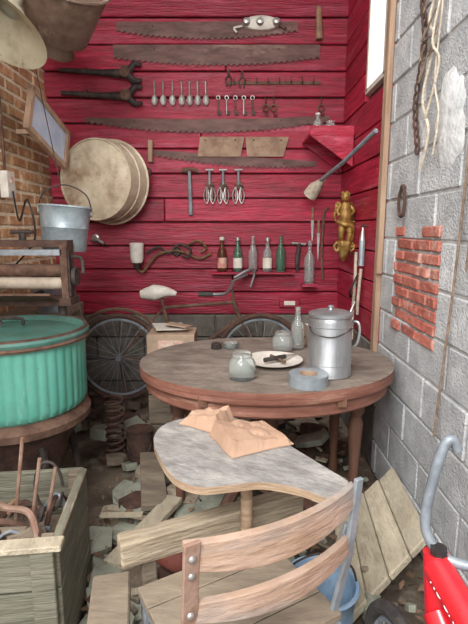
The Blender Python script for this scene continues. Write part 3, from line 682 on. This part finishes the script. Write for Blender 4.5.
for k in range(22):
    z_=2.6-k*.038; y=2.22+.03*math.sin(k*.5)
    T=Matrix.Translation((RX-.022,y,z_))@Matrix.Rotation(R(90*(k%2)+20),4,'Z')
    o.tube([(.011*math.cos(a),0,.024*math.sin(a)) for a in [i*math.pi/5 for i in range(10)]],.005,rustd,closed=True,n=6,M=T)
o.tube([(RX+.01,2.22,2.61),(RX-.03,2.22,2.62)],.006,iron)
o.done()
o=O('frayed_rope')
o.tube([(RX-.005,2.06,2.9),(RX-.02,2.04,2.5),(RX-.04,2.1,2.3),(RX-.03,2.06,2.2),(RX-.04,2.12,2.0),(RX-.03,2.06,1.85),(RX-.03,2.12,1.7)],.006,rope,sm=8)
o.tube([(RX-.02,2.0,2.45),(RX-.05,2.03,2.2),(RX-.03,2.0,2.1),(RX-.04,2.08,1.9)],.005,rope,sm=8)
o.tube([(RX-.02,2.02,2.6),(RX-.04,1.98,2.3),(RX-.03,2.03,2.05),(RX-.03,1.97,1.9),(RX-.03,2.0,1.75)],.004,rope,sm=8)
for k in range(8):
    z_=2.1+.06*k; o.tube([(RX-.03,2.16,z_),(RX-.06,2.12,z_+random.uniform(-.12,.12)),(RX-.04,2.02,z_+random.uniform(-.12,.12))],.004,ropeb,sm=4)
o.tube([(RX+.01,2.04,2.6),(RX-.04,2.04,2.61)],.005,iron)
o.done()
o=O('hanging_vine')
o.tube([(RX-.02,1.62,2.3),(RX-.03,1.68,2.0),(RX-.02,1.72,1.6),(RX-.02,1.74,1.3),(RX-.02,1.77,1.0),(RX-.03,1.79,.62)],.005,ropeb,sm=6)
o.tube([(RX-.02,1.7,1.7),(RX-.03,1.64,1.5),(RX-.02,1.66,1.3)],.004,ropeb,sm=5); o.done()
o=O('iron_shackle'); o.tube([(RX-.02,2.36,1.66),(RX-.02,2.4,1.6),(RX-.02,2.38,1.52),(RX-.02,2.33,1.52),(RX-.02,2.32,1.6),(RX-.02,2.35,1.66)],.008,rustd,sm=4); o.tube([(RX+.01,2.36,1.65),(RX-.03,2.36,1.65)],.005,iron); o.done()

# ---------------------------------------------------------------- old bicycle at back
o=O('bicycle')
yb=3.42
def wheel(o,cx,cy,cz,r,M=None,tm=rubber,sp=24,tr=.02):
    o.tube([(cx+r*math.cos(a*2*math.pi/48),cy,cz+r*math.sin(a*2*math.pi/48)) for a in range(48)],tr,tm,closed=True,n=8,M=M)
    o.tube([(cx+(r-.03)*math.cos(a*2*math.pi/48),cy,cz+(r-.03)*math.sin(a*2*math.pi/48)) for a in range(48)],.01,steelb,closed=True,n=6,M=M)
    o.tube([(cx,cy-.04,cz),(cx,cy+.04,cz)],.02,steelb,M=M)
    for k in range(sp):
        a=2*math.pi*k/sp; o.tube([(cx,cy+.03*(-1)**k,cz),(cx+(r-.03)*math.cos(a+.15),cy,cz+(r-.03)*math.sin(a+.15))],.0018,steelb,n=4,M=M)
wheel(o,-.86,yb,.5,.32,tm=rustd); wheel(o,.2,yb,.5,.32,tm=rustd)
rw=(-.86,yb,.5); bb=(-.42,yb,.46); st=(-.52,yb,.88); ht=(.0,yb,.92); hb=(.04,yb,.8)
for a,b,r_ in ((rw,bb,.009),(rw,st,.008),(bb,st,.014),(bb,hb,.016),(st,ht,.013),(ht,hb,.017),(hb,(.2,yb,.5),.011),((-.52,yb,.88),(-.535,yb,.97),.011),(ht,(-.02,yb,1.05),.011)):
    o.tube([a,b],r_,rust)
o.tube([(-.68,yb-.02,.98),(-.58,yb-.02,.995),(-.5,yb-.02,1.0),(-.42,yb-.02,.985)],[.03,.06,.04,.015],white,sm=4,n=12)
o.tube([(-.2,yb-.3,1.02),(-.06,yb-.26,1.02),(-.01,yb-.1,1.06),(-.02,yb,1.06),(-.01,yb+.1,1.06),(.1,yb+.26,1.1)],.012,chrome,sm=6)
o.tube([(-.24,yb-.3,1.02),(-.14,yb-.3,1.02)],.016,rubber); o.tube([(.0,yb+.2,1.08),(.16,yb+.26,1.15),(.13,yb+.28,1.0)],.01,chrome,sm=4)
o.lathe([(0,0),(.09,0),(.09,.006),(0,.006)],(bb[0],yb-.03,bb[2]),rust,rot=(90,0,0),n=28)
o.tube([(bb[0],yb-.05,bb[2]),(bb[0]+.1,yb-.06,bb[2]-.13)],.01,rust)
o.tube([(-.86+.37*math.cos(a),yb,.5+.37*math.sin(a)) for a in [R(t) for t in range(10,160,10)]],.014,rust,n=6)
o.tube([(-.86,yb+.05,.5),(-.84,yb+.1,.12)],.01,rust); o.tube([(.2,yb+.05,.5),(.22,yb+.1,.12)],.01,rust)
o.done()
o=O('wooden_box')
for k in range(4): o.box((-.4,3.0,.1+k*.2),(.3,.24,.19),card if k==3 else wood)
o.box((-.4,2.878,.72),(.16,.004,.08),label); o.done(bevel=.004)
o=O('magazine'); o.box((-.42,3.0,.825),(.2,.15,.01),white,rot=(4,3,20)); o.box((-.36,2.98,.84),(.15,.12,.006),card,rot=(-5,6,-15)); o.done()

# ---------------------------------------------------------------- right foreground
o=O('weathered_plank_panel')
vsq=[(.42,1.5,.0),(.79,1.68,.24),(.81,2.2,.26),(.50,2.1,.03)]
p0,p1,p2,p3=[Vector(v) for v in vsq]; nn=(p1-p0).cross(p3-p0).normalized()*.03
def lerp(a,b,t): return a+(b-a)*t
for k in range(4):
    a=k/4+.004;b=(k+1)/4-.004
    q=[lerp(p0,p1,a),lerp(p0,p1,b),lerp(p3,p2,b),lerp(p3,p2,a)]
    e=random.uniform(-.05,.05)
    q[2]=q[2]+(p2-p1)*e; q[3]=q[3]+(p2-p1)*e*1.4
    vs=[v for v in q]+[v+nn for v in q]
    o.add(vs,[(0,3,2,1),(4,5,6,7),(0,1,5,4),(1,2,6,5),(2,3,7,6),(3,0,4,7)],woodl)
o.done(bevel=.005)
bucket('blue_pail',(.30,1.44,.0),.125,.095,.25,bluepail)
o=O('bicycle')
T=Matrix.Translation((.49,1.01,0))@Matrix.Rotation(R(-80),4,'Z')
h0=(-.01,0,.68); h1=(.03,0,.46)
wheel(o,-.13,0,.195,.17,M=T,tr=.022,sp=20)
o.tube([h1,(-.03,.045,.42),(-.13,.05,.195)],.014,steelb,M=T,sm=3); o.tube([h1,(-.03,-.045,.42),(-.13,-.05,.195)],.014,steelb,M=T,sm=3)
o.tube([h0,h1],.03,bikered,M=T,n=14)
o.tube([(.0,0,.65),(.22,.0,.58),(.45,0,.48)],.036,bikered,M=T,n=16)
o.tube([(.02,0,.54),(.24,0,.38),(.42,0,.23)],.038,bikered,M=T,n=16)
o.tube([(.45,0,.48),(.42,0,.23)],.02,bikered,M=T)
o.tube([(.45,0,.48),(.46,0,.62)],.014,chrome,M=T); o.tube([(.38,0,.62),(.46,0,.63),(.6,0,.63)],[.02,.04,.06],black,M=T,sm=4)
wheel(o,.80,0,.195,.17,M=T,tr=.022,sp=20)
o.tube([(.42,0,.23),(.8,.05,.195)],.012,bikered,M=T); o.tube([(.45,0,.48),(.8,.05,.195)],.01,bikered,M=T)
o.tube([(.60,.97,.67),(.52,1.0,.67),(.485,1.03,.69),(.47,1.05,.75),(.487,1.05,.88),(.505,1.05,.945),(.522,1.05,.955),(.535,1.05,.93)],.0125,steelb,sm=6,n=12)
o.tube([(.60,.97,.67),(.66,.95,.70),(.69,.94,.78),(.68,.92,.95)],.0125,steelb,sm=6,n=12)
o.tube([(.492,1.01,.66),(.49,1.01,.70)],.02,black)
bike=o.done()
tx=bpy.data.curves.new('t','FONT'); tx.body='ROCK'; tx.size=.036; tx.extrude=.001; tx.align_x='CENTER'
to=bpy.data.objects.new('frame_lettering',tx); scene.collection.objects.link(to); tx.materials.append(lettering)
to.parent=bike
to.matrix_world=T@Matrix.Translation((.075,-.036,.622))@Euler((R(68),R(17),0)).to_matrix().to_4x4()

# ---------------------------------------------------------------- light, world, camera
w=bpy.data.worlds.new('World'); scene.world=w; w.use_nodes=True
bg=w.node_tree.nodes['Background']; bg.inputs['Color'].default_value=(1,.99,.975,1); bg.inputs['Strength'].default_value=1.4
def area(name,loc,tgt,size,power,col=(1,1,1)):
    l=bpy.data.lights.new(name,'AREA'); l.shape='DISK'; l.size=size; l.energy=power; l.color=col
    ob=bpy.data.objects.new(name,l); scene.collection.objects.link(ob); ob.location=loc
    ob.rotation_euler=(Vector(tgt)-Vector(loc)).to_track_quat('-Z','Y').to_euler()
area('sky_light_front',(-.5,-1.2,3.0),(.3,3.0,1.3),1.8,130,(1,.985,.96))
area('window_daylight',(2.2,3.0,3.2),(-.3,3.0,1.2),.8,140)
s=bpy.data.lights.new('sun','SUN'); s.energy=1.7; s.angle=R(25); so=bpy.data.objects.new('sun',s); scene.collection.objects.link(so)
so.rotation_euler=Vector((.35,.5,-.8)).to_track_quat('-Z','Y').to_euler()
cd=bpy.data.cameras.new('camera'); cd.sensor_fit='VERTICAL'; cd.sensor_height=24; cd.lens=18.08; cd.clip_start=.02
cam=bpy.data.objects.new('camera',cd); scene.collection.objects.link(cam); cam.location=(0,0,1.45); cam.rotation_euler=(R(80),0,0)
scene.camera=cam
scene.view_settings.view_transform='Standard'
